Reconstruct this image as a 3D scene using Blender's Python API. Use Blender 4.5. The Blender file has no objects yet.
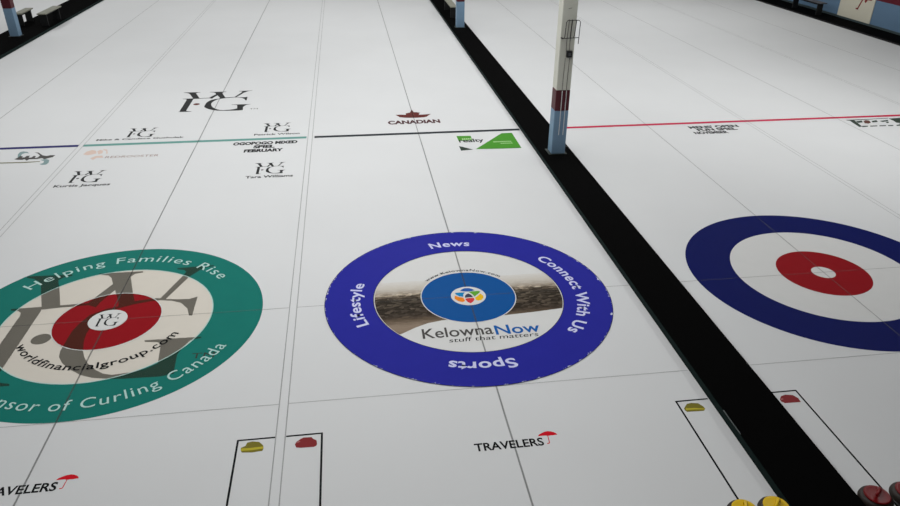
import bpy, bmesh, math, random
from mathutils import Vector, Matrix
from mathutils.geometry import tessellate_polygon
C = bpy.context.scene.collection
PI = math.pi
random.seed(4)

# ---------------------------------------------------------------- traced flat artwork, metres on the ice
MONOGRAM = [[[-1.354,1.22],[-0.773,1.202],[-0.764,1.163],[-0.861,1.14],[-0.908,1.061],[-0.819,0.832],[-0.678,0.419],[-0.895,0.412],[-1.0,0.706],[-1.094,0.968],[-1.15,1.065],[-1.239,1.142],[-1.341,1.184]],[[-0.895,0.412],[-0.678,0.419],[-0.349,0.429],[-0.333,0.376],[-0.662,0.359],[-0.874,0.34]],[[-1.248,0.401],[-0.895,0.412],[-0.874,0.34],[-0.868,0.312],[-0.868,-0.283],[-0.87,-0.818],[-0.872,-1.037],[-0.807,-1.101],[-0.689,-1.136],[-0.678,-1.171],[-1.095,-1.167],[-1.105,-1.143],[-1.065,-1.121],[-1.079,-1.036],[-1.079,-0.37],[-1.081,0.237],[-1.096,0.295],[-1.133,0.338],[-1.236,0.367]],[[-0.169,0.873],[-0.287,0.597],[-0.349,0.429],[-0.333,0.376],[-0.224,0.311],[-0.204,0.432],[-0.101,0.717]],[[-0.431,1.186],[0.142,1.18],[0.148,1.141],[0.051,1.115],[0.015,1.039],[0.145,0.611],[0.216,0.403],[0.023,0.392],[-0.101,0.717],[-0.169,0.873],[-0.231,1.043],[-0.289,1.114],[-0.421,1.152]],[[0.023,0.392],[0.216,0.403],[0.463,0.442],[0.522,0.439],[0.534,0.383],[0.407,0.375],[0.236,0.33],[0.047,0.3]],[[0.522,0.439],[0.594,0.409],[0.706,0.387],[0.883,0.372],[0.982,0.418],[0.99,-0.026],[0.952,-0.022],[0.903,0.146],[0.801,0.289],[0.674,0.353],[0.534,0.383]],[[0.522,0.439],[0.695,0.981],[0.725,1.091],[0.682,1.146],[0.591,1.177],[0.585,1.208],[1.066,1.233],[1.068,1.202],[0.968,1.178],[0.909,1.132],[0.786,0.946],[0.594,0.409]],[[0.047,0.3],[-0.091,0.26],[-0.246,0.143],[-0.318,-0.045],[-0.352,-0.203],[-0.355,-0.432],[-0.357,-0.588],[-0.333,-0.704],[-0.263,-0.824],[-0.152,-0.946],[-0.001,-1.071],[0.142,-1.141],[0.294,-1.175],[0.463,-1.197],[0.853,-1.21],[0.994,-1.178],[0.987,-1.11],[0.963,-0.832],[0.995,-0.693],[1.063,-0.563],[1.178,-0.523],[1.174,-0.5],[0.534,-0.492],[0.547,-0.527],[0.687,-0.549],[0.738,-0.581],[0.783,-0.967],[0.667,-1.051],[0.53,-1.092],[0.335,-1.113],[0.236,-1.076],[0.139,-1.001],[0.021,-0.869],[-0.05,-0.75],[-0.109,-0.6],[-0.151,-0.418],[-0.17,-0.253],[-0.146,-0.088],[-0.104,0.047],[-0.027,0.194],[0.074,0.262],[0.236,0.33]]]
UMBRELLA = [[[0.254,-2.632],[0.274,-2.608],[0.303,-2.592],[0.335,-2.579],[0.369,-2.575],[0.397,-2.582],[0.422,-2.595],[0.441,-2.613],[0.45,-2.634],[0.426,-2.633],[0.403,-2.638],[0.378,-2.636],[0.352,-2.639],[0.329,-2.631],[0.304,-2.631],[0.282,-2.63]],[[0.348,-2.638],[0.356,-2.638],[0.349,-2.734],[0.338,-2.744],[0.321,-2.745],[0.318,-2.733],[0.336,-2.733],[0.341,-2.729]]]
LEAF = [[[-0.381,7.753],[-0.273,7.764],[-0.148,7.739],[-0.148,7.843],[-0.047,7.895],[-0.02,7.992],[0.013,8.108],[0.031,7.999],[0.041,7.915],[0.095,7.909],[0.178,7.859],[0.139,7.764],[0.146,7.717],[0.26,7.716],[0.412,7.746],[0.294,7.553],[0.23,7.515],[0.046,7.496],[-0.158,7.519],[-0.3,7.574]]]
WEDGE = [[[1.024,5.376],[1.723,6.263],[1.941,6.261],[1.937,5.383],[1.574,5.363]]]
WEDGEBASE = [[[1.023,5.366],[1.574,5.363],[1.937,5.383],[1.939,5.341],[1.57,5.343]]]
FLAG = [[[0.76,6.192],[1.054,6.17],[1.045,5.897],[0.76,5.886]]]
DARKTRI = [[[0.722,5.595],[0.724,5.32],[0.972,5.361]]]
BRUSH = [[[-7.618,5.921],[-7.673,6.095],[-7.681,6.216],[-7.635,6.255],[-7.549,6.215],[-7.482,6.127],[-7.563,6.155],[-7.602,6.098],[-7.576,5.959],[-7.584,5.917]],[[-7.156,5.734],[-7.065,5.776],[-6.986,5.714],[-6.95,5.573],[-6.963,5.472],[-7.029,5.463],[-7.093,5.514],[-7.041,5.566],[-7.065,5.672]]]
SCRIPT = [[[-7.642,5.826],[-7.604,5.909],[-7.601,5.997],[-7.539,5.972],[-7.535,5.911],[-7.486,5.906],[-7.478,5.983],[-7.423,5.994],[-7.408,5.886],[-7.363,5.891],[-7.345,5.974],[-7.299,5.944],[-7.294,5.862],[-7.249,5.867],[-7.238,5.973],[-7.313,6.09],[-7.402,6.173],[-7.32,6.145],[-7.195,5.986],[-7.108,5.94],[-7.048,5.976],[-6.962,5.966],[-6.975,5.86],[-7.032,5.818],[-7.095,5.762],[-7.154,5.832],[-7.224,5.794],[-7.364,5.793],[-7.387,5.726],[-7.452,5.81],[-7.475,5.778],[-7.573,5.79]]]
UNDERLINE = [[[-7.903,5.684],[-7.479,5.662],[-7.134,5.669],[-7.122,5.634],[-7.366,5.604],[-7.882,5.63]]]
SWIRL = [[[-6.457,5.948],[-6.437,6.098],[-6.359,6.181],[-6.273,6.128],[-6.222,5.981],[-6.287,5.928],[-6.358,5.895]],[[-6.246,6.107],[-6.201,6.163],[-6.136,6.112],[-6.117,5.969],[-6.173,5.915]],[[-6.16,6.202],[-6.08,6.168],[-6.013,5.957],[-6.036,5.929],[-6.077,6.105],[-6.146,6.151]],[[-6.267,5.718],[-6.199,5.828],[-6.083,5.845],[-6.029,5.72],[-6.153,5.734],[-6.19,5.622]]]
S1 = [[[-2.577,-2.456],[-2.579,-2.422],[-2.538,-2.398],[-2.527,-2.357],[-2.482,-2.346],[-2.416,-2.361],[-2.374,-2.413],[-2.366,-2.454],[-2.374,-2.487],[-2.467,-2.497],[-2.562,-2.485]]]
S1B = [[[-2.579,-2.431],[-2.473,-2.433],[-2.368,-2.429],[-2.368,-2.458],[-2.47,-2.466],[-2.574,-2.464]]]
S2 = [[[-2.076,-2.443],[-2.06,-2.404],[-2.025,-2.374],[-1.999,-2.356],[-1.92,-2.36],[-1.905,-2.386],[-1.873,-2.409],[-1.866,-2.452],[-1.869,-2.479],[-1.895,-2.496],[-2.015,-2.494],[-2.06,-2.484]]]
S2B = [[[-2.058,-2.409],[-2.038,-2.397],[-2.025,-2.407],[-2.049,-2.425]]]
S3 = [[[1.844,-2.427],[1.901,-2.366],[1.952,-2.356],[2.022,-2.37],[2.053,-2.42],[2.058,-2.459],[2.033,-2.49],[1.852,-2.483],[1.839,-2.457]]]
S3B = [[[1.86,-2.429],[1.957,-2.437],[2.055,-2.459],[2.045,-2.472],[1.947,-2.459],[1.855,-2.457]]]
S4 = [[[2.901,-2.421],[2.941,-2.376],[2.998,-2.358],[3.075,-2.376],[3.104,-2.43],[3.096,-2.491],[2.922,-2.486],[2.897,-2.455]]]
S4B = [[[2.904,-2.422],[2.929,-2.41],[2.946,-2.422],[2.909,-2.435]]]
PLATE = [[[9.536,6.278],[10.589,6.306],[10.562,6.27],[9.558,6.228]],[[9.594,6.233],[9.718,6.238],[9.612,5.811],[9.523,5.784]],[[9.713,6.172],[9.871,6.202],[9.817,6.08],[9.676,6.049]],[[10.066,6.147],[10.22,6.192],[10.174,6.073],[10.024,6.043]],[[10.246,6.127],[10.496,6.18],[10.448,6.104],[10.272,6.052]],[[10.339,6.054],[10.425,6.073],[10.375,5.984],[10.318,5.972]],[[10.57,6.269],[10.869,6.284],[11.042,6.294],[10.629,5.756],[10.398,5.768],[10.432,5.824],[10.546,5.857],[10.596,5.945],[10.546,5.974],[10.577,6.113]],[[9.635,5.854],[9.773,5.847],[9.731,5.788],[9.583,5.768]],[[9.82,5.847],[9.991,5.841],[9.948,5.782],[9.785,5.786]],[[10.041,5.845],[10.194,5.837],[10.151,5.777],[10.002,5.78]],[[10.242,5.836],[10.366,5.831],[10.318,5.767],[10.205,5.776]]]
PLATEBLOB = [[[9.887,6.167],[9.987,6.218],[10.037,6.174],[9.98,6.038],[9.882,5.979],[9.809,6.01]]]

# ---------------------------------------------------------------- materials
def lin(c):
    return tuple((v/255/12.92 if v/255 <= .04045 else ((v/255+.055)/1.055)**2.4) for v in c) + (1,)

def mat(name, rgb, rough=.5, spec=.5, metal=0., noise=0., nscale=8., bump=0., bscale=60., alpha=1.):
    m = bpy.data.materials.new(name); m.use_nodes = True
    nt = m.node_tree; b = nt.nodes['Principled BSDF']
    b.inputs['Base Color'].default_value = lin(rgb)
    b.inputs['Roughness'].default_value = rough
    b.inputs['Specular IOR Level'].default_value = spec
    b.inputs['Metallic'].default_value = metal
    b.inputs['Alpha'].default_value = alpha
    tc = nt.nodes.new('ShaderNodeTexCoord')
    if noise:
        n = nt.nodes.new('ShaderNodeTexNoise'); n.inputs['Scale'].default_value = nscale; n.inputs['Detail'].default_value = 5
        nt.links.new(tc.outputs['Object'], n.inputs['Vector'])
        mx = nt.nodes.new('ShaderNodeMix'); mx.data_type = 'RGBA'
        mx.inputs['A'].default_value = tuple(v*(1-noise) for v in lin(rgb)[:3]) + (1,)
        mx.inputs['B'].default_value = tuple(min(1, v*(1+noise)) for v in lin(rgb)[:3]) + (1,)
        nt.links.new(n.outputs['Fac'], mx.inputs['Factor'])
        nt.links.new(mx.outputs['Result'], b.inputs['Base Color'])
    if bump:
        n2 = nt.nodes.new('ShaderNodeTexNoise'); n2.inputs['Scale'].default_value = bscale; n2.inputs['Detail'].default_value = 3
        nt.links.new(tc.outputs['Object'], n2.inputs['Vector'])
        bp = nt.nodes.new('ShaderNodeBump'); bp.inputs['Strength'].default_value = bump; bp.inputs['Distance'].default_value = .004
        nt.links.new(n2.outputs['Fac'], bp.inputs['Height']); nt.links.new(bp.outputs['Normal'], b.inputs['Normal'])
    return m

ICE_R = .5
def paint(name, rgb, noise=.06, alpha=1.):
    """paint sealed under the pebbled ice: same gloss as the ice"""
    return mat(name, rgb, ICE_R, .02, noise=noise, nscale=5, bump=.10, bscale=110, alpha=alpha)

M = dict(
    ice=mat('ice', (205, 206, 206), ICE_R, .02, noise=.035, nscale=.55, bump=.12, bscale=110),
    teal=paint('teal_paint', (22, 110, 100)), navy=paint('navy_paint', (8, 18, 82)),
    royal=paint('royal_blue_paint', (38, 40, 142)), red=paint('red_paint', (136, 12, 22)),
    sky=paint('bright_blue_paint', (18, 78, 142)), outline=paint('dark_outline_paint', (30, 30, 62)), white=paint('white_paint', (205, 205, 203), .03),
    cream=paint('cream_paint', (203, 197, 186), .03), black=paint('black_paint', (26, 27, 28)),
    ink=paint('faded_black_paint', (45, 46, 46)), grey=paint('grey_paint', (78, 76, 74)),
    hogteal=paint('teal_line_paint', (98, 146, 138)), hognavy=paint('navy_line_paint', (52, 52, 100)),
    hogred=paint('red_line_paint', (178, 44, 72)), hogblack=paint('dark_line_paint', (48, 52, 56)),
    mint=paint('pale_mint_paint', (170, 205, 198)), lilac=paint('pale_lilac_paint', (196, 198, 226)),
    bluetext=paint('blue_text_paint', (30, 90, 160)), leaf=paint('maroon_paint', (92, 42, 38)),
    darkred=paint('dark_red_text_paint', (78, 50, 52)), green=paint('green_paint', (72, 138, 46)),
    greend=paint('dark_green_paint', (58, 110, 42)), greenl=paint('pale_green_paint', (165, 202, 145)),
    umb=paint('umbrella_red_paint', (196, 24, 38)), orange=paint('orange_paint', (222, 128, 36)),
    yellow=paint('yellow_paint', (222, 176, 28)), pred=paint('rose_red_paint', (196, 58, 62)),
    lblue=paint('light_blue_paint', (28, 122, 176)), pgreen=paint('leaf_green_paint', (92, 158, 52)),
    pblue=paint('petal_blue_paint', (44, 88, 160)), slate=paint('slate_paint', (62, 66, 84)),
    peach=paint('pale_orange_paint', (204, 182, 170)), rtext=paint('faded_brown_paint', (150, 128, 120)),
    brushteal=paint('grey_teal_paint', (124, 146, 146)), tan=paint('olive_line_paint', (128, 128, 108)),
    olive=paint('olive_stone_paint', (118, 110, 44)), oliveyellow=paint('olive_yellow_paint', (176, 164, 52)),
    brick=paint('brick_stone_paint', (128, 48, 50)), brickl=paint('pale_brick_paint', (168, 110, 108)),
    forest=paint('dark_forest_paint', (52, 62, 54)), brown=paint('brown_paint', (92, 60, 54)),
    wm=paint('grey_watermark_paint', (50, 47, 33), .03, alpha=.55),
    line=paint('grey_line_paint', (84, 84, 82), .1, alpha=.46), lineft=paint('faint_line_paint', (106, 106, 104), .1, alpha=.37),
    mat=mat('black_carpet', (6, 6, 6), .95, .02, noise=.3, nscale=40, bump=.3, bscale=300),
    side=mat('dark_green_board', (14, 30, 28), .7, .08, noise=.15, nscale=6), lip=mat('grey_edge_highlight', (52, 64, 64), .4, .5),
    postw=mat('cream_post_paint', (196, 196, 184), .5, .4, noise=.05, nscale=5), postm=mat('maroon_post_paint', (74, 14, 26), .5, .4, noise=.1, nscale=6),
    postb=mat('pale_blue_post_paint', (112, 140, 164), .5, .4, noise=.1, nscale=6), plate=mat('worn_base_plate', (48, 56, 52), .6, .4, noise=.3, nscale=20),
    wire=mat('dark_wire', (48, 44, 42), .4, .5, .6), cord=mat('dark_cord', (92, 88, 82), .6, .3), wcord=mat('white_cord', (205, 205, 205), .6, .3),
    box=mat('black_plastic', (18, 18, 19), .45, .5), boxface=mat('grey_plastic', (70, 72, 74), .45, .5),
    seat=mat('weathered_board', (128, 128, 116), .7, .3, noise=.2, nscale=10), seatd=mat('dark_grey_board', (84, 86, 92), .7, .3, noise=.2, nscale=10), bleg=mat('black_bench_paint', (16, 17, 18), .6, .3),
    wallb=mat('blue_wall_paint', (96, 124, 150), .6, .3, noise=.06, nscale=2), wallm=mat('maroon_wall_paint', (92, 8, 28), .6, .3),
    wallw=mat('white_wall_paint', (208, 207, 200), .7, .3), panel=mat('ivory_panel', (206, 202, 184), .6, .3, noise=.04, nscale=3),
    emblem=mat('red_emblem_paint', (128, 26, 30), .6, .3), skirt=mat('grey_green_skirting', (62, 74, 76), .6, .3),
    dark=mat('dark_back_wall', (70, 72, 74), .8, .2),
    granite=mat('grey_granite', (38, 30, 25), .45, .25, noise=.45, nscale=160), granitel=mat('worn_striking_band', (48, 41, 35), .7, .2, noise=.3, nscale=160),
    hy=mat('yellow_plastic', (212, 174, 10), .4, .2), hr=mat('red_plastic', (108, 4, 9), .35, .15), bolt=mat('steel_bolt', (60, 58, 55), .35, .5, .8),
)

# chips of bare ice worn into the edge of the royal blue ring
def chip(m):
    nt = m.node_tree; b = nt.nodes['Principled BSDF']; src = b.inputs['Base Color'].links[0].from_socket
    N = nt.nodes.new
    tc = N('ShaderNodeTexCoord'); ln = N('ShaderNodeVectorMath'); ln.operation = 'LENGTH'; nt.links.new(tc.outputs['Object'], ln.inputs[0])
    no = N('ShaderNodeTexNoise'); no.inputs['Scale'].default_value = 7.; no.inputs['Detail'].default_value = 6; no.inputs['Roughness'].default_value = .72
    nt.links.new(tc.outputs['Object'], no.inputs['Vector'])
    ed = N('ShaderNodeMapRange'); ed.inputs['From Min'].default_value = 1.775; ed.inputs['From Max'].default_value = 1.829
    ed.inputs['To Min'].default_value = -.2; ed.inputs['To Max'].default_value = .04
    nt.links.new(ln.outputs['Value'], ed.inputs['Value'])
    ad = N('ShaderNodeMath'); ad.operation = 'ADD'; nt.links.new(no.outputs['Fac'], ad.inputs[0]); nt.links.new(ed.outputs['Result'], ad.inputs[1])
    st = N('ShaderNodeMapRange'); st.inputs['From Min'].default_value = .555; st.inputs['From Max'].default_value = .58
    nt.links.new(ad.outputs['Value'], st.inputs['Value'])
    mx = N('ShaderNodeMix'); mx.data_type = 'RGBA'; mx.inputs['B'].default_value = lin((185, 188, 205))
    nt.links.new(st.outputs['Result'], mx.inputs['Factor']); nt.links.new(src, mx.inputs['A']); nt.links.new(mx.outputs['Result'], b.inputs['Base Color'])
chip(M['royal'])

# sepia picture of a lakeside town printed across the white ring (pale sky, dark roofs and trees, bare road below)
def picture():
    m = paint('sepia_town_picture', (90, 80, 68)); nt = m.node_tree; b = nt.nodes['Principled BSDF']; N = nt.nodes.new; L = nt.links.new
    tc = N('ShaderNodeTexCoord'); sp = N('ShaderNodeSeparateXYZ'); L(tc.outputs['Object'], sp.inputs[0])
    mp = N('ShaderNodeMapping'); mp.inputs['Scale'].default_value = (9, 26, 1); L(tc.outputs['Object'], mp.inputs['Vector'])
    n1 = N('ShaderNodeTexNoise'); n1.inputs['Scale'].default_value = 1.; n1.inputs['Detail'].default_value = 7; n1.inputs['Roughness'].default_value = .7; L(mp.outputs['Vector'], n1.inputs['Vector'])
    ad = N('ShaderNodeMath'); ad.operation = 'MULTIPLY_ADD'; ad.inputs[1].default_value = .22; L(n1.outputs['Fac'], ad.inputs[0]); L(sp.outputs['Y'], ad.inputs[2])
    mr = N('ShaderNodeMapRange'); mr.inputs['From Min'].default_value = -.75; mr.inputs['From Max'].default_value = .60; L(ad.outputs['Value'], mr.inputs['Value'])
    cr = N('ShaderNodeValToRGB'); e = cr.color_ramp.elements
    e[0].position = 0; e[0].color = lin((120, 104, 88)); e[1].position = 1; e[1].color = lin((205, 203, 199))
    for p, c in ((.20, (136, 120, 104)), (.30, (92, 78, 64)), (.36, (58, 50, 42)), (.62, (62, 55, 46)), (.70, (84, 74, 62)), (.74, (150, 138, 122)), (.86, (190, 184, 174))):
        x = e.new(p); x.color = lin(c)
    L(mr.outputs['Result'], cr.inputs['Fac'])
    mp2 = N('ShaderNodeMapping'); mp2.inputs['Scale'].default_value = (15, 34, 1); L(tc.outputs['Object'], mp2.inputs['Vector'])
    n2 = N('ShaderNodeTexVoronoi'); n2.inputs['Scale'].default_value = 1.; L(mp2.outputs['Vector'], n2.inputs['Vector'])
    sc_ = N('ShaderNodeSeparateColor'); L(n2.outputs['Color'], sc_.inputs[0])
    pw = N('ShaderNodeMath'); pw.operation = 'POWER'; pw.inputs[1].default_value = 2.2; L(sc_.outputs[0], pw.inputs[0])
    k = N('ShaderNodeMapRange'); k.inputs['To Min'].default_value = .5; k.inputs['To Max'].default_value = 2.4; L(pw.outputs['Value'], k.inputs['Value'])
    top = N('ShaderNodeMapRange'); top.inputs['From Min'].default_value = .08; top.inputs['From Max'].default_value = .2; L(sp.outputs['Y'], top.inputs['Value'])
    kk = N('ShaderNodeMix'); kk.inputs['B'].default_value = 1.; bot = N('ShaderNodeMapRange'); bot.inputs['From Min'].default_value = -.30; bot.inputs['From Max'].default_value = -.42; L(sp.outputs['Y'], bot.inputs['Value'])
    mxm = N('ShaderNodeMath'); mxm.operation = 'MAXIMUM'; L(top.outputs['Result'], mxm.inputs[0]); L(bot.outputs['Result'], mxm.inputs[1]); L(mxm.outputs['Value'], kk.inputs['Factor']); L(k.outputs['Result'], kk.inputs['A'])
    mu = N('ShaderNodeMix'); mu.data_type = 'RGBA'; mu.blend_type = 'MULTIPLY'; mu.inputs['Factor'].default_value = 1.
    L(cr.outputs['Color'], mu.inputs['A']); L(kk.outputs['Result'], mu.inputs['B']); L(mu.outputs['Result'], b.inputs['Base Color'])
    return m
M['picture'] = picture()

# ---------------------------------------------------------------- object helpers
def tag(o, label=None, cat=None, group=None, kind=None):
    if label: o['label'] = label
    if cat: o['category'] = cat
    if group: o['group'] = group
    if kind: o['kind'] = kind
    return o

def thing(name, label, cat, loc=(0, 0, 0), rz=0., group=None):
    o = bpy.data.objects.new(name, None); C.objects.link(o); o.location = loc; o.rotation_euler = (0, 0, rz)
    o.empty_display_size = .2
    return tag(o, label, cat, group)

def link(name, me, m, parent=None, loc=(0, 0, 0)):
    o = bpy.data.objects.new(name, me); C.objects.link(o); o.location = loc
    if m is not None:
        me.materials.clear(); me.materials.append(m)
    if parent is not None: o.parent = parent
    return o

def obj(name, bm, m, parent=None, loc=(0, 0, 0), smooth=False):
    me = bpy.data.meshes.new(name); bm.to_mesh(me); bm.free()
    if smooth:
        for p in me.polygons: p.use_smooth = True
    return link(name, me, m, parent, loc)

def box(bm, x0, x1, y0, y1, z0, z1, bev=0.):
    vs = [bm.verts.new((x, y, z)) for z in (z0, z1) for x, y in ((x0, y0), (x1, y0), (x1, y1), (x0, y1))]
    fs = [bm.faces.new([vs[i] for i in f]) for f in ((3, 2, 1, 0), (4, 5, 6, 7), (0, 1, 5, 4), (1, 2, 6, 5), (2, 3, 7, 6), (3, 0, 4, 7))]
    if bev:
        bmesh.ops.bevel(bm, geom=list({e for f in fs for e in f.edges}), offset=bev, segments=2, affect='EDGES', profile=.5)
    return bm

def tube(bm, pts, r, n=8):
    pts = [Vector(p) for p in pts]; rings = []
    for i, p in enumerate(pts):
        d = (pts[min(i+1, len(pts)-1)]-pts[max(i-1, 0)]).normalized()
        a = d.orthogonal().normalized() if i == 0 else (prev - d*prev.dot(d)).normalized()
        prev = a; b = d.cross(a); rr = r[i] if isinstance(r, (list, tuple)) else r
        rings.append([bm.verts.new(p + (a*math.cos(t)+b*math.sin(t))*rr) for t in (2*PI*k/n for k in range(n))])
    for A, B in zip(rings, rings[1:]):
        for k in range(n): bm.faces.new((A[k], A[(k+1) % n], B[(k+1) % n], B[k]))
    bm.faces.new(rings[0][::-1]); bm.faces.new(rings[-1])
    return bm

def lathe(bm, prof, n=64):
    rings = []
    for r, z in prof:
        rings.append([bm.verts.new((0, 0, z))] if r < 1e-6 else [bm.verts.new((r*math.cos(2*PI*k/n), r*math.sin(2*PI*k/n), z)) for k in range(n)])
    for A, B in zip(rings, rings[1:]):
        for k in range(n):
            j = (k+1) % n
            if len(A) == 1 and len(B) == 1: continue
            if len(A) == 1: bm.faces.new((A[0], B[j], B[k]))
            elif len(B) == 1: bm.faces.new((A[k], A[j], B[0]))
            else: bm.faces.new((A[k], A[j], B[j], B[k]))
    bmesh.ops.recalc_face_normals(bm, faces=bm.faces)
    return bm

def ring(bm, r0, r1, z, n=192):
    o = [bm.verts.new((r1*math.cos(2*PI*k/n), r1*math.sin(2*PI*k/n), z)) for k in range(n)]
    if r0 <= 0: bm.faces.new(o); return bm
    i = [bm.verts.new((r0*math.cos(2*PI*k/n), r0*math.sin(2*PI*k/n), z)) for k in range(n)]
    for k in range(n): bm.faces.new((i[k], o[k], o[(k+1) % n], i[(k+1) % n]))
    return bm

def poly(bm, pts, z):
    """one flat concave outline"""
    vs = [bm.verts.new((x, y, z)) for x, y in pts]
    for t in tessellate_polygon([[Vector((x, y, 0)) for x, y in pts]]):
        try: f = bm.faces.new([vs[i] for i in t])
        except ValueError: continue
        f.normal_update()
        if f.normal.z < 0: f.normal_flip()
    return bm

def polys(lst, z, off=(0, 0), s=1.):
    bm = bmesh.new()
    for p in lst: poly(bm, [((x)*s+off[0], (y)*s+off[1]) for x, y in p], z)
    return bm

def rect(bm, x0, x1, y0, y1, z):
    vs = [bm.verts.new(p) for p in ((x0, y0, z), (x1, y0, z), (x1, y1, z), (x0, y1, z))]; bm.faces.new(vs); return bm

# ---------------------------------------------------------------- lettering: flat outlines of the built-in font
def glyphs(body, bold=0., shear=0., spacing=1.):
    cu = bpy.data.curves.new('lettering', 'FONT'); cu.body = body; cu.size = 1; cu.offset = bold; cu.shear = shear
    cu.space_character = spacing; cu.resolution_u = 4
    o = bpy.data.objects.new('lettering', cu); C.objects.link(o)
    dg = bpy.context.evaluated_depsgraph_get(); dg.update()
    me = bpy.data.meshes.new_from_object(o.evaluated_get(dg)); C.objects.unlink(o); bpy.data.objects.remove(o); bpy.data.curves.remove(cu)
    return me
_h = glyphs('H'); CAP = max(v.co.y for v in _h.vertices)

def span(me):
    xs = [v.co.x for v in me.vertices]; return min(xs), max(xs)

def flat_text(body, x0, x1, base, cap, z, bold=0., shear=0.):
    me = glyphs(body, bold, shear); a, b = span(me); k = (x1-x0)/(b-a)
    for v in me.vertices: v.co = ((v.co.x-a)*k+x0, v.co.y*cap/CAP+base, z)
    return me

def arc_text(body, r, cap, a0, a1, z, bold=0., inward=False, shear=0., spacing=1.):
    """letters around a ring; angles in degrees clockwise from +Y"""
    me = glyphs(body, bold, shear, spacing); a, b = span(me); s = -1 if inward else 1
    for v in me.vertices:
        t = math.radians(a0+(a1-a0)*(v.co.x-a)/(b-a)); rr = r+s*v.co.y*cap/CAP
        v.co = (rr*math.sin(t), rr*math.cos(t), z)
    return me

def text(me, m, parent, label=None):
    n = Vector((0, 0, 0))
    for p in me.polygons: n += p.normal*p.area
    if n.z < 0: me.flip_normals()
    return tag(link('lettering', me, m, parent), label)

# ---------------------------------------------------------------- the setting
def struct(name, bm, m, loc=(0, 0, 0)): return tag(obj(name, bm, m, None, loc), kind='structure')
struct('floor', box(bmesh.new(), -26, 17.05, -9.5, 46, -.3, 0), M['ice'])
struct('wall_left', box(bmesh.new(), -26.3, -26, -9.8, 46.3, -.3, 7), M['wallw'])
struct('wall_back', box(bmesh.new(), -26, 17.05, 46, 46.3, -.3, 7), M['wallw'])
struct('wall_front', box(bmesh.new(), -26, 17.05, -9.8, -9.5, -.3, 7), M['dark'])
struct('ceiling', box(bmesh.new(), -26.3, 17.35, -9.8, 46.3, 7, 7.2), M['dark'])
w = struct('wall_right', box(bmesh.new(), 17.05, 17.35, -9.8, 46.3, -.3, .93), M['wallb'])
obj('maroon_band', box(bmesh.new(), 17.05, 17.35, -9.8, 46.3, .93, 1.37), M['wallm'], w)
obj('upper_section', box(bmesh.new(), 17.05, 17.35, -9.8, 46.3, 1.37, 7), M['wallw'], w)
struct('baseboard_right', box(bmesh.new(), 17.0, 17.05, -9.5, 46, .06, .125), M['skirt'])

# thin layout lines scribed into the sheets
Z1, Z2, Z3, Z4, Z5, Z6, Z7, Z8 = .0006, .0012, .0018, .0024, .0030, .0036, .0042, .0048
XL, XR = -4.424, 4.954
n_trim = [0]
def trim(x0, x1, y0, y1, m, label):
    n_trim[0] += 1
    tag(struct('trim_%d' % n_trim[0], rect(bmesh.new(), x0, x1, y0, y1, Z6), M[m]), label)
def along(x, w, y0, y1, m, label): trim(x-w/2, x+w/2, y0, y1, m, label)
for x, w, m, l in ((0, .018, 'line', 'thin grey centre line of the sheet with the picture house'), (XL, .018, 'line', 'thin grey centre line of the sheet with the teal house'),
                   (XR, .015, 'lineft', 'thin grey centre line of the sheet with the plain navy and red house'), (-8.89, .018, 'lineft', 'thin grey centre line of the sheet beyond the teal house'),
                   (9.40, .018, 'lineft', 'thin grey centre line of the sheet nearest but one to the blue wall'), (13.85, .02, 'lineft', 'thin grey centre line of the sheet beside the blue wall')):
    along(x, w, -9.4, 45.9, m, l)
for x, l in ((-2.262, 'teal house side of the double seam between teal and picture sheets'), (-2.172, 'picture house side of the double seam between teal and picture sheets'),
             (-6.69, 'outer line of the double seam left of the teal sheet'), (-6.60, 'inner line of the double seam left of the teal sheet'),
             (7.20, 'near line of the double seam beyond the navy and red house'), (7.285, 'far line of the double seam beyond the navy and red house'),
             (11.55, 'near line of the double seam by the blue wall'), (11.63, 'far line of the double seam by the blue wall')):
    along(x, .011, -9.4, 45.9, 'lineft', 'thin grey line, '+l)
for y, w, k in ((0, .011, 'tee'), (-1.835, .010, 'back')):
    for a, b, s in ((-11.0, -6.70, 'sheet beyond the teal house'), (-6.59, -2.268, 'teal house sheet'), (-2.166, 2.155, 'picture house sheet'), (2.80, 7.194, 'navy and red house sheet'), (7.29, 11.54, 'sheet beyond the navy and red house')):
        trim(a, b, y-w/2, y+w/2, 'lineft', 'thin grey %s line across the %s' % (k, s))

# hog lines
for a, b, m, l in ((-11.05, -6.695, 'hognavy', 'short navy hog line beside the end of the teal hog line'), (-6.60, -2.29, 'hogteal', 'teal green hog line across the sheet of the teal house'),
                   (-2.13, 2.15, 'hogblack', 'dark grey hog line ending at the black divider beside the green sponsor mark'), (2.80, 16.05, 'hogred', 'long thin red hog line crossing the ice behind the tall post')):
    tag(obj('hog_line', rect(bmesh.new(), a, b, 6.395, 6.515, Z2), M[m]), l, 'line', 'hog lines across the sheets')

# stone boxes: black corner outlines at the sheet sides
for pts, l in ((((-2.165, -2.318), (-1.822, -2.318), (-1.822, -4.4)), 'black corner outline around the red stone picture by the double seam'),
               (((-2.268, -2.318), (-2.618, -2.318), (-2.618, -4.4)), 'black corner outline around the yellow stone picture by the double seam'),
               (((2.155, -2.316), (1.806, -2.316), (1.806, -4.4)), 'black corner outline leading down to the yellow curling stones'),
               (((2.80, -2.308), (3.148, -2.308), (3.148, -4.4)), 'black corner outline leading down to the red curling stones')):
    (ax, ay), (bx, by), (cx, cy) = pts; h = .010; bm = bmesh.new()
    rect(bm, min(ax, bx), max(ax, bx), ay-h, ay+h, Z1); rect(bm, bx-h, bx+h, cy, by+h, Z1)
    tag(obj('stone_box_outline', bm, M['black']), l, 'floor marking', 'stone box outlines')

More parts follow.
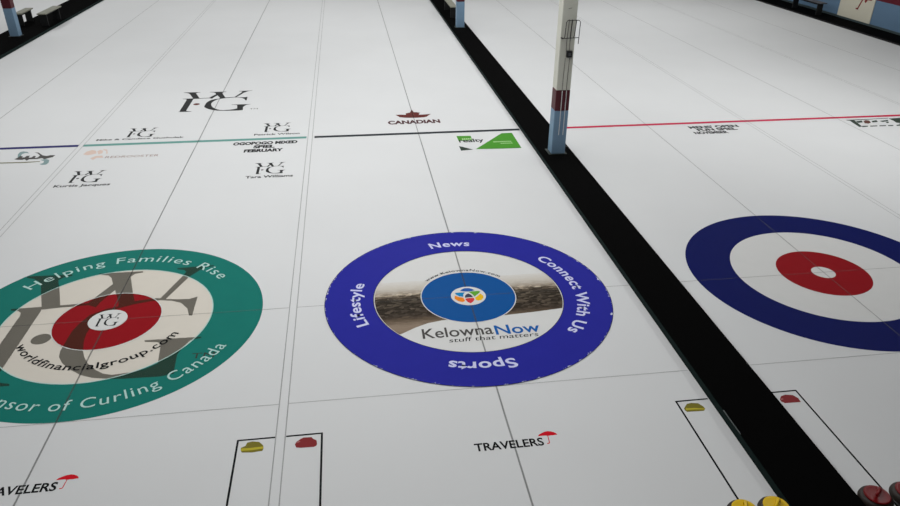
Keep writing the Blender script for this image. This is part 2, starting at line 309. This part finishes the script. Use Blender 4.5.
for key, mm, ml, l in (('S1', 'olive', 'oliveyellow', 'yellow stone picture printed on the ice by the double seam'), ('S2', 'brick', 'brickl', 'red stone picture printed on the ice by the double seam'),
                       ('S3', 'olive', 'oliveyellow', 'yellow stone picture printed on the ice beside the black divider'), ('S4', 'brick', 'brickl', 'red stone picture printed on the ice beside the black divider')):
    A = globals()[key][0]; cx = sum(p[0] for p in A)/len(A); cy = sum(p[1] for p in A)/len(A)
    t = thing('stone_picture', l, 'floor marking', (cx, cy, 0), 0, 'stone pictures in the stone boxes')
    obj('stone_shape', polys([A], Z1, (-cx, -cy)), M[mm], t); tag(obj('highlight', polys(globals()[key+'B'], Z2, (-cx, -cy)), M[ml], t), 'paler stripe')

# ---------------------------------------------------------------- houses
# 1. royal blue house with the printed picture
t = thing('curling_house', 'royal blue ringed house with a sepia town picture and bright blue centre', 'curling target', (0, 0, 0), 0, 'houses painted in the ice')
tag(obj('outer_ring', ring(bmesh.new(), 1.222, 1.826, Z7), M['royal'], t), 'royal blue ring with chipped edge')
tag(obj('ring_edge', ring(bmesh.new(), 1.214, 1.222, Z7), M['ink'], t), 'thin dark line around the white ring')
tag(obj('ring_edge', ring(bmesh.new(), 1.826, 1.834, Z7), M['outline'], t), 'thin dark outline of the royal blue ring')
tag(obj('middle_ring', ring(bmesh.new(), .61, 1.214, Z1), M['white'], t), 'white ring')
bm = bmesh.new()
def low(x):
    K = ((-1.22, -.92), (-.90, -.728), (-.75, -.632), (-.59, -.556), (-.41, -.515), (0, -.50), (.36, -.50), (.754, -.47), (1.22, -.42))
    for (a, ya), (b, yb) in zip(K, K[1:]):
        if a <= x <= b: return ya+(yb-ya)*(x-a)/(b-a)
R8 = 1.205
xs = [-R8+2*R8*i/240 for i in range(241)]
cols = []
for x in xs:
    h = math.sqrt(max(0, R8*R8-x*x)); y0 = max(-h, low(x)); y1 = min(h, .46)
    cols.append((bm.verts.new((x, min(y0, y1), Z2)), bm.verts.new((x, max(y0, y1), Z2))))
for (a, b), (c, d) in zip(cols, cols[1:]): bm.faces.new((a, c, d, b))
tag(obj('printed_picture', bm, M['picture'], t), 'sepia picture of a town')
tag(obj('disc_rim', ring(bmesh.new(), .604, .616, Z4), M['white'], t), 'thin white rim')
tag(obj('inner_disc', ring(bmesh.new(), 0, .604, Z3), M['sky'], t), 'bright blue disc')
b = tag(obj('button', ring(bmesh.new(), 0, .225, Z7), M['white'], t), 'white button with coloured petals')
for pts, m in (([(-.091, .126), (-.06, .168), (-.021, .192), (.03, .19), (.07, .168), (.105, .126), (.06, .108), (.013, .102), (-.045, .112)], 'pblue'),
               ([(.016, .092), (.07, .102), (.15, .10), (.172, .078), (.13, .03), (.074, -.03), (.06, .03)], 'pgreen'),
               ([(.080, -.052), (.115, -.022), (.162, .035), (.19, -.02), (.186, -.07), (.15, -.122), (.105, -.135), (.075, -.10)], 'yellow'),
               ([(-.055, -.066), (.0, -.056), (.061, -.062), (.062, -.105), (.035, -.150), (.0, -.182), (-.035, -.15)], 'pred'),
               ([(-.175, .026), (-.12, -.022), (-.071, -.036), (-.066, -.08), (-.06, -.125), (-.10, -.14), (-.15, -.115), (-.185, -.05)], 'orange'),
               ([(-.165, .088), (-.10, .094), (-.036, .085), (-.06, .04), (-.067, -.018), (-.116, .0), (-.15, .04)], 'lblue'),
               ([(-.052, -.044), (-.045, .0), (-.017, .042), (.011, .055), (.04, .015), (.055, -.045), (0, -.036)], 'slate')):
    tag(obj('petal', polys([pts], Z8), M[m], b), {'pblue': 'blue', 'pgreen': 'green', 'yellow': 'yellow', 'pred': 'rose red', 'orange': 'orange', 'lblue': 'light blue', 'slate': 'dark slate'}[m]+' petal')
text(arc_text('News', 1.378, .152, -13.6, 9.8, Z8, .022, spacing=1.12), M['lilac'], t)
text(arc_text('Connect With Us', 1.392, .152, 52.6, 131.2, Z8, .022, spacing=1.08), M['lilac'], t)
text(arc_text('Sports', 1.400, .158, 168, 198, Z8, .022, spacing=1.08), M['lilac'], t)
text(arc_text('Lifestyle', 1.388, .145, -111.0, -70.8, Z8, .018, spacing=1.06), M['lilac'], t)
text(arc_text('www.KelownaNow.com', .642, .056, -49, 49, Z5, .012, spacing=1.15), M['ink'], t)
text(flat_text('Kelowna', -.680, .165, -.872, .195, Z3, .010), M['grey'], t, 'grey lettering')
text(flat_text('Now', .190, .735, -.895, .185, Z3, .016), M['bluetext'], t, 'blue lettering')
text(flat_text('stuff that matters', -.385, .685, -.985, .082, Z3, 0, .12), M['ink'], t, 'small dark lettering')

# 2. teal house
def monogram(s, off, z): return polys(MONOGRAM, z, off, s)
t = thing('curling_house', 'teal and cream house with red inner ring and large grey monogram', 'curling target', (XL, 0, 0), 0, 'houses painted in the ice')
tag(obj('outer_ring', ring(bmesh.new(), 1.226, 1.829, Z1), M['teal'], t), 'teal ring')
tag(obj('ring_edge', ring(bmesh.new(), 1.214, 1.226, Z4), M['mint'], t), 'thin pale line inside the teal ring')
tag(obj('middle_ring', ring(bmesh.new(), .61, 1.214, Z1), M['cream'], t), 'cream ring')
tag(obj('inner_ring', ring(bmesh.new(), .222, .612, Z1), M['red'], t), 'red ring')
tag(obj('ring_edge', ring(bmesh.new(), .612, .623, Z4), M['white'], t), 'thin white rim of the red ring')
g = obj('monogram', monogram(1, (0, 0), Z2), M['wm'], t); tag(g, 'large translucent grey monogram')
bm = bmesh.new(); poly(bm, [(-.653+.108*math.cos(a), -.318+.108*math.sin(a)) for a in (2*PI*k/40 for k in range(40))], Z2)
tag(obj('dot', bm, M['wm'], g), 'round grey dot of the monogram')
b = tag(obj('button', ring(bmesh.new(), 0, .222, Z7), M['white'], t), 'white button')
tag(obj('small_monogram', monogram(.110, (.012, -.005), Z8), M['ink'], b), 'small black monogram')
text(arc_text('Helping Families Rise', 1.452, .165, -54.2, 55.0, Z7, 0, spacing=1.14), M['mint'], t)
text(arc_text('Proud Sponsor of Curling Canada', 1.655, .160, 246, 115.5, Z7, 0, True, spacing=1.12), M['mint'], t)
text(arc_text('worldfinancialgroup.com', .985, .11, 244, 113.5, Z7, .010, True, spacing=1.04), M['black'], t, 'black lettering')
text(flat_text('TM', 1.13, 1.38, -.925, .10, Z2), M['forest'], t, 'tiny dark letters')

# 3. plain navy and red house
t = thing('curling_house', 'plain navy blue house with red inner ring beside the blank white button', 'curling target', (XR, 0, 0), 0, 'houses painted in the ice')
t['label'] = 'plain navy, white and red house without lettering, beyond the black divider'
tag(obj('outer_ring', ring(bmesh.new(), 1.219, 1.829, Z1), M['navy'], t), 'navy blue ring')
tag(obj('middle_ring', ring(bmesh.new(), .61, 1.219, Z1), M['white'], t), 'white ring')
tag(obj('inner_ring', ring(bmesh.new(), .155, .61, Z1), M['red'], t), 'red ring')
tag(obj('button', ring(bmesh.new(), 0, .155, Z1), M['white'], t), 'white button')

# ---------------------------------------------------------------- sponsor marks
def mark(label, x, y, group=None): return thing('sponsor_logo', label, 'floor logo', (x, y, 0), 0, group)
def wfg(label, left, bottom, s, cap_text=None, x0=0, x1=0, base=0, cap=.1, reddot=False):
    t = mark(label, left, bottom, 'black monogram marks on the teal house sheet')
    mx = min(p[0] for q in MONOGRAM for p in q); my = min(p[1] for q in MONOGRAM for p in q)
    tag(obj('monogram', monogram(s, (-mx*s, -my*s), Z1), M['ink'], t), 'black interlaced serif letters')
    bm = bmesh.new(); poly(bm, [((-.653-mx+.108*math.cos(a))*s, (-.318-my+.108*math.sin(a))*s) for a in (2*PI*k/24 for k in range(24))], Z1)
    tag(obj('dot', bm, M['leaf' if reddot else 'ink'], t), 'maroon dot' if reddot else 'black dot')
    if cap_text: text(flat_text(cap_text, x0-left, x1-left, base-bottom, cap, Z1, .026), M['ink'], t)
    return t
tb = wfg('large black interlaced monogram with a maroon dot beyond the teal hog line', -5.36, 8.475, .672, reddot=True)
text(flat_text('TM', 1.72, 1.90, .05, .09, Z1), M['grey'], tb, 'tiny grey letters')
wfg('small black monogram over a long two-name line, just beyond the teal hog line', -5.96, 6.86, .235, 'Mike & Candace Gushulak', -6.446, -4.753, 6.72, .085)
wfg('small black monogram over a name, beyond the teal hog line near the double seam', -3.235, 6.88, .24, 'Patrick Wilson', -3.36, -2.44, 6.69, .095)
wfg('small black monogram over a name, below the peach and brown sponsor mark', -6.345, 4.51, .228, 'Kurtis Jacques', -6.477, -5.552, 4.34, .10)
wfg('small black monogram over a name, below the three lines of black event lettering', -3.18, 4.545, .228, 'Tara Williams', -3.284, -2.453, 4.37, .105)

t = thing('event_lettering', 'three bold black lines of event lettering under the teal hog line', 'floor lettering', (-3.09, 5.95, 0), 0, 'event lettering on the ice')
for s, a, b, y in (('OGOPOGO MIXED', -3.715, -2.46, 6.14), ('SPIEL', -3.30, -2.89, 5.93), ('FEBRUARY', -3.46, -2.715, 5.71)):
    text(flat_text(s, a+3.09, b+3.09, y-5.95, .15, Z1, .055), M['black'], t)
t = thing('event_lettering', 'three bold black lines of event lettering under the red hog line', 'floor lettering', (6.3, 5.95, 0), 0, 'event lettering on the ice')
for s, a, b, y in (("MENS' OPEN", 5.80, 6.92, 6.10), ('FUN SPIEL', 5.91, 6.80, 5.925), ('NOVEMBER', 5.76, 6.51, 5.74)):
    text(flat_text(s, a-6.3, b-6.3, y-5.95, .135, Z1, .05), M['ink'], t)

t = mark('pale peach swirl with faded brown capitals under the teal hog line', -5.8, 5.9)
tag(obj('emblem', polys(SWIRL, Z1, (5.8, -5.9)), M['peach'], t), 'pale peach swirl')
text(flat_text('REDROOSTER', -6.00+5.8, -5.03+5.8, 5.69-5.9, .105, Z1, .004), M['rtext'], t, 'faded brown lettering')

t = mark('dark brush script mark with teal flourishes under the navy hog line', -7.3, 5.85)
for pl in BRUSH: tag(obj('flourish', polys([pl], Z1, (7.3, -5.85)), M['brushteal'], t), 'grey teal brush stroke')
tag(obj('script', polys(SCRIPT, Z2, (7.3, -5.85)), M['grey'], t), 'dark brush script')
tag(obj('underline', polys(UNDERLINE, Z3, (7.3, -5.85)), M['tan'], t), 'thin olive underline')

t = mark('maroon half maple leaf over bold dark capitals, beyond the dark hog line', 0, 7.5)
tag(obj('leaf', polys(LEAF, Z1, (0, -7.5)), M['leaf'], t), 'maroon leaf')
text(flat_text('CANADIAN', -.585, .55, 7.105-7.5, .22, Z1, .05), M['darkred'], t, 'dark red lettering')

t = mark('green and black angular sponsor mark beside the black divider', 1.35, 5.8)
o_ = (-1.35, -5.8)
tag(obj('wedge', polys(WEDGE, Z1, o_), M['green'], t), 'bright green wedge'); tag(obj('wedge_foot', polys(WEDGEBASE, Z2, o_), M['greend'], t), 'dark green strip')
tag(obj('flag', polys(FLAG, Z1, o_), M['green'], t), 'small green block'); tag(obj('corner', polys(DARKTRI, Z1, o_), M['forest'], t), 'dark corner triangle')
text(flat_text('realty', .765-1.35, 1.27-1.35, 5.795-5.8, .19, Z2, .022), M['black'], t, 'black lettering')
bm = bmesh.new()
for k in range(5): rect(bm, .845-1.35+k*.042, .873-1.35+k*.042, 5.945-5.8, 6.03-5.8, Z2)
for k in range(9): rect(bm, 1.45-1.35+k*.042, 1.478-1.35+k*.042, 5.725-5.8, 5.775-5.8, Z2)
for k in range(6): rect(bm, 1.58-1.35+k*.042, 1.608-1.35+k*.042, 5.62-5.8, 5.67-5.8, Z2)
tag(obj('fine_print', bm, M['greenl'], t), 'pale unreadable fine print')

t = mark('dark framed sponsor mark cut by the frame under the red hog line', 10.2, 6.0)
t['label'] = 'dark framed sponsor mark under the far end of the red hog line'
obj('frame_shapes', polys(PLATE, Z1, (-10.2, -6)), M['forest'], t); tag(obj('emblem', polys(PLATEBLOB, Z2, (-10.2, -6)), M['brown'], t), 'brown blot')

def travelers(label, x, y):
    t = mark(label, x, y, 'umbrella marks before the houses')
    text(flat_text('TRAVELERS', -.383, .291, -2.756+2.7, .098, Z1, .026), M['black'], t, 'black lettering')
    ax = obj('umbrella', polys(UMBRELLA, Z1, (0, 2.7)), M['umb'], t); tag(ax, 'red umbrella')
travelers('black capitals with a red umbrella on the picture house sheet', 0, -2.7)
travelers('black capitals with a red umbrella on the teal house sheet', XL, -2.69)

# ---------------------------------------------------------------- raised dividers between the sheets
H = .088
t = thing('sheet_divider', 'long low black divider running past the picture house and under the tall post', 'divider', (2.478, 15, 0), 0, 'raised dividers between the sheets')
obj('side_board', box(bmesh.new(), 2.163-2.478, 2.80-2.478, -24, 30.9, 0, H-.008, .004), M['side'], t)
obj('carpet_top', box(bmesh.new(), 2.168-2.478, 2.804-2.478, -24, 30.9, H-.008, H, .003), M['mat'], t)
tag(obj('edge_strip', box(bmesh.new(), 2.162-2.478, 2.172-2.478, -17.95, -17.6, H-.002, H+.003, .001), M['lip'], t), 'short pale highlight line on the edge')  # paler strip standing in for a highlight along the divider edge
t = thing('sheet_divider', 'wide low black divider with two benches and a post, beyond the teal sheet', 'divider', (-11.68, 15, 0), 0, 'raised dividers between the sheets')
obj('side_board', box(bmesh.new(), -.60, .60, -24, 30.9, 0, H-.008, .004), M['side'], t)
obj('carpet_top', box(bmesh.new(), -.605, .59, -24, 30.9, H-.008, H, .003), M['mat'], t)
t = thing('sheet_divider', 'low black ledge along the foot of the blue wall', 'divider', (16.545, 15, 0), 0, 'raised dividers between the sheets')
obj('side_board', box(bmesh.new(), -.455, .455, -24, 30.9, 0, .052, .004), M['bleg'], t)
obj('carpet_top', box(bmesh.new(), -.457, .455, -24, 30.9, .052, .06, .003), M['mat'], t)

# ---------------------------------------------------------------- posts
def post(label, x, y, h=.16, top=1.37):
    t = thing('support_post', label, 'post', (x, y, H+.0005), 0, 'banded posts standing on the dividers')
    tag(obj('lower_section', box(bmesh.new(), -h, h, -h, h, .006, .93-H, .012), M['postb'], t), 'pale blue painted section')
    tag(obj('middle_band', box(bmesh.new(), -h, h, -h, h, .93-H, top-H, .012), M['postm'], t), 'maroon painted band')
    tag(obj('upper_section', box(bmesh.new(), -h, h, -h, h, top-H, 7-H, .012), M['postw'], t), 'cream painted section')
    obj('base_plate', box(bmesh.new(), -.18, .17, -.15, .16, 0, .008, .002), M['plate'], t)
    return t
t = post('tall cream post with maroon and blue bands holding a wire rack', 2.490, 4.825, .133, 1.315)
for x in (-.022, .058):
    obj('cord', tube(bmesh.new(), [(x, -.139, .93-H), (x-.006, -.139, 1.4-H), (x+.004, -.139, 1.9-H)], .0045), M['cord'], t)
    tag(obj('cord', tube(bmesh.new(), [(x, -.140, .47-H), (x+.002, -.140, .7-H), (x, -.140, 1.31-H)], .007), M['wcord'], t), 'white lower length of cord')
for x in (-.012, .045): obj('cord', tube(bmesh.new(), [(x, -.139, 2.0-H), (x-.004, -.139, 2.2-H), (x+.01, -.139, 2.56-H)], .005), M['cord'], t)
ob = obj('outlet_box', box(bmesh.new(), -.012, .092, -.188, -.132, 1.915-H, 2.03-H, .006), M['box'], t)
tag(obj('cover', box(bmesh.new(), .018, .062, -.193, -.187, 1.945-H, 1.995-H, .003), M['boxface'], ob), 'grey cover')
bm = bmesh.new(); r = .0065
z0, z1 = 2.25-H, 2.555-H
tube(bm, [(-.10, -.138, z0), (-.085, -.18, z0), (-.075, -.19, z0+.03), (-.065, -.19, z1-.03), (-.04, -.19, z1), (.155, -.19, z1), (.185, -.19, z1-.03), (.180, -.19, z0-.02), (.178, -.19, z0-.10)], r)
tube(bm, [(-.128, -.138, z0+.005), (-.13, -.19, z0), (.185, -.19, z0+.01)], r)
tube(bm, [(.035, -.19, z1), (.02, -.19, z0)], r); tube(bm, [(.115, -.19, z1), (.105, -.165, z0+.05), (.10, -.138, z0)], r)
tag(obj('wire_rack', bm, M['wire'], t), 'bent dark wire rack')
bm = bmesh.new(); lathe(bm, [(0, 0), (.014, 0), (.014, .016), (0, .016)], 16); bmesh.ops.rotate(bm, verts=bm.verts, matrix=Matrix.Rotation(PI/2, 3, 'X'))
bmesh.ops.translate(bm, verts=bm.verts, vec=(-.120, -.133, z0)); obj('rack_bolt', bm, M['box'], t)
bm = bmesh.new(); tube(bm, [(-.03, -.136, 2.74-H), (.03, -.136, 2.752-H)], .004); obj('scratch_mark', bm, M['cord'], t)
post('banded post at the far end of the black divider, its blue foot showing', 2.490, 17.08, .133)
post('banded post standing on the wide divider in front of the two benches', -11.675, 16.97, .133)

# ---------------------------------------------------------------- benches
def bench(label, x, y0, y1, w, leg_ys, z0=H, h=.42, sm='seat'):
    t = thing('bench', label, 'bench', (x, (y0+y1)/2, z0+.0005), 0, 'low benches on the dividers'); L = (y1-y0)/2; cy = (y0+y1)/2
    obj('seat', box(bmesh.new(), -w/2, w/2, -L, L, h-.04, h, .006), M[sm], t)
    for ly in leg_ys:
        b = box(bmesh.new(), -w/2+.02, w/2-.02, ly-cy-.025, ly-cy+.025, 0, h-.04, .004)
        obj('leg', b, M['bleg'], t)
    obj('stretcher', box(bmesh.new(), -.02, .02, leg_ys[0]-cy+.02, leg_ys[-1]-cy-.02, h-.12, h-.06, .003), M['bleg'], t)
    return t
bench('grey topped bench on the outer edge of the wide divider, partly behind its post', -12.12, 18.5, 19.6, .25, (18.62, 19.4))
bench('grey topped bench on the near edge of the wide divider, clear of its post', -11.33, 18.4, 19.95, .28, (18.52, 19.7))
bench('grey topped bench behind the far post on the narrow divider', 2.50, 18.6, 20.6, .24, (18.75, 20.4))
bench('dark legged bench on the ledge in front of the blue wall', 16.47, 18.05, 20.1, .26, (18.25, 19.85), .06, .47, 'seatd')

# ivory panel painted on the blue wall
t = thing('wall_panel', 'tall ivory panel with red emblem strokes on the blue wall', 'wall panel', (17.035, 17.0, .125))
obj('board', box(bmesh.new(), -.012, .012, -.93, .93, 0, 2.2, .003), M['panel'], t)
def stroke(a, b, w):
    a = Vector(a); b = Vector(b); d = (b-a).normalized(); n = Vector((-d.y, d.x))*w/2
    bm = bmesh.new(); vs = []
    for x in (-.014, -.012):
        vs.append([bm.verts.new((x, p.x, p.y)) for p in (a-n, b-n, b+n, a+n)])
    bm.faces.new(vs[0]); bm.faces.new(vs[1][::-1])
    for k in range(4): bm.faces.new((vs[0][k], vs[0][(k+1) % 4], vs[1][(k+1) % 4], vs[1][k]))
    bmesh.ops.recalc_face_normals(bm, faces=bm.faces)
    return bm
for a, b, w in (((-.12, .38), (-.30, .80), .06), ((-.16, .385), (-.02, .385), .05), ((-.42, .66), (-.52, .80), .10), ((-.30, .78), (-.75, .80), .09)):
    obj('emblem_stroke', stroke(a, b, w), M['emblem'], t)

# ---------------------------------------------------------------- curling stones
def stone(label, x, y, hm, rz):
    t = thing('curling_stone', label, 'curling stone', (x, y, 0), rz, 'curling stones waiting at the divider')
    obj('granite_body', lathe(bmesh.new(), [(0, .012), (.055, .012), (.062, .001), (.068, .001), (.078, .010), (.112, .020), (.132, .036), (.140, .050)]), M['granite'], t, smooth=True)
    tag(obj('striking_band', lathe(bmesh.new(), [(.140, .050), (.1415, .060), (.140, .070)]), M['granitel'], t, smooth=True), 'paler rough band')
    obj('upper_shell', lathe(bmesh.new(), [(.140, .070), (.134, .086), (.122, .099), (.106, .108), (.09, .112), (0, .112)]), M['granite'], t, smooth=True)
    h = obj('handle', lathe(bmesh.new(), [(.104, .107), (.108, .112), (.107, .118), (.100, .121), (.085, .119), (.05, .117), (0, .117)]), hm, t, smooth=True)
    g = [(0, -.062, .112), (0, -.064, .130), (0, -.054, .146), (0, -.028, .154), (0, .015, .156), (0, .052, .158), (0, .066, .159)]
    o = obj('grip', tube(bmesh.new(), g, [.020, .017, .015, .0145, .015, .0155, .009], 14), hm, h, smooth=True)
    obj('bolt', lathe(bmesh.new(), [(0, .124), (.010, .124), (.011, .116), (0, .116)], 12), M['bolt'], h)
    return t
stone('yellow handled granite curling stone against the black divider', 2.019, -3.835, M['hy'], math.radians(139))
stone('yellow handled granite curling stone at the foot of the black outline', 1.735, -3.835, M['hy'], math.radians(150))
stone('red handled granite curling stone against the black divider', 2.955, -3.835, M['hr'], math.radians(132))
stone('red handled granite curling stone outside the black outline, cut by the frame', 3.262, -3.83, M['hr'], math.radians(128))

# ---------------------------------------------------------------- light: rows of long lamps under the roof
LAMP_K = 5.1
def strip(x, y0, y1, power, w=.5):
    l = bpy.data.lights.new('ceiling_lamp', 'AREA'); l.shape = 'RECTANGLE'; l.size = w; l.size_y = y1-y0; l.energy = power; l.color = (.995, 1, 1)
    o = bpy.data.objects.new('ceiling_lamp', l); C.objects.link(o); o.location = (x, (y0+y1)/2, 6.6)
LAMPS = [(-15,5,10,2.8),(-15,16,24,41.1),(-15,24,36,47.6),(-9,5,10,33.1),(-9,10,16,27.6),(-9,16,24,19.9),(-9,24,36,43.0),(-4.4,-7,-3,4.2),(-4.4,-3,1,19.1),(-4.4,1,5,18.7),(-4.4,5,10,22.1),(-4.4,10,16,4.2),(-4.4,16,24,28.4),(-4.4,24,36,26.9),(0,-7,-3,16.1),(0,-3,1,16.5),(0,1,5,24.4),(0,5,10,24.3),(0,10,16,32.2),(0,16,24,35.3),(0,24,36,15.9),(4.9,5,10,18.2),(4.9,10,16,14.2),(4.9,16,24,19.5),(4.9,24,36,6.8),(9.4,1,5,39.8),(9.4,5,10,29.9),(9.4,10,16,16.0),(9.4,16,24,41.1),(9.4,24,36,5.1),(14,1,5,8.1),(14,5,10,4.7),(14,16,24,22.3),(14,24,36,4.4)]
for x, y0, y1, p in LAMPS: strip(x, y0+.15, y1-.15, p*LAMP_K, .4)
wd = bpy.data.worlds.new('world'); bpy.context.scene.world = wd; wd.use_nodes = True
wd.node_tree.nodes['Background'].inputs['Color'].default_value = (.8, .82, .85, 1); wd.node_tree.nodes['Background'].inputs['Strength'].default_value = .02

# ---------------------------------------------------------------- camera
cam = bpy.data.cameras.new('camera'); co = bpy.data.objects.new('camera', cam); C.objects.link(co)
cam.sensor_width = 36; cam.lens = 711.6*36/900; cam.clip_end = 200
y, p, r = .143771495, .495261178, .0100214127
fwd = Vector((math.sin(y)*math.cos(p), math.cos(y)*math.cos(p), -math.sin(p))); rt = Vector((math.cos(y), -math.sin(y), 0)); up = rt.cross(fwd)
r2 = rt*math.cos(r)+up*math.sin(r); u2 = up*math.cos(r)-rt*math.sin(r)
m = Matrix.Identity(4)
for i in range(3): m[i][0], m[i][1], m[i][2] = r2[i], u2[i], -fwd[i]
m.translation = (-1.35918501, -7.6960715, 4.84747604)
co.matrix_world = m
sc = bpy.context.scene; sc.camera = co
sc.view_settings.view_transform = 'Standard'; sc.view_settings.look = 'None'; sc.view_settings.gamma = 1; sc.view_settings.use_curve_mapping = False
sc.view_settings.exposure = 0.0
sc.cycles.max_bounces = 8; sc.cycles.transparent_max_bounces = 16; sc.cycles.use_denoising = True
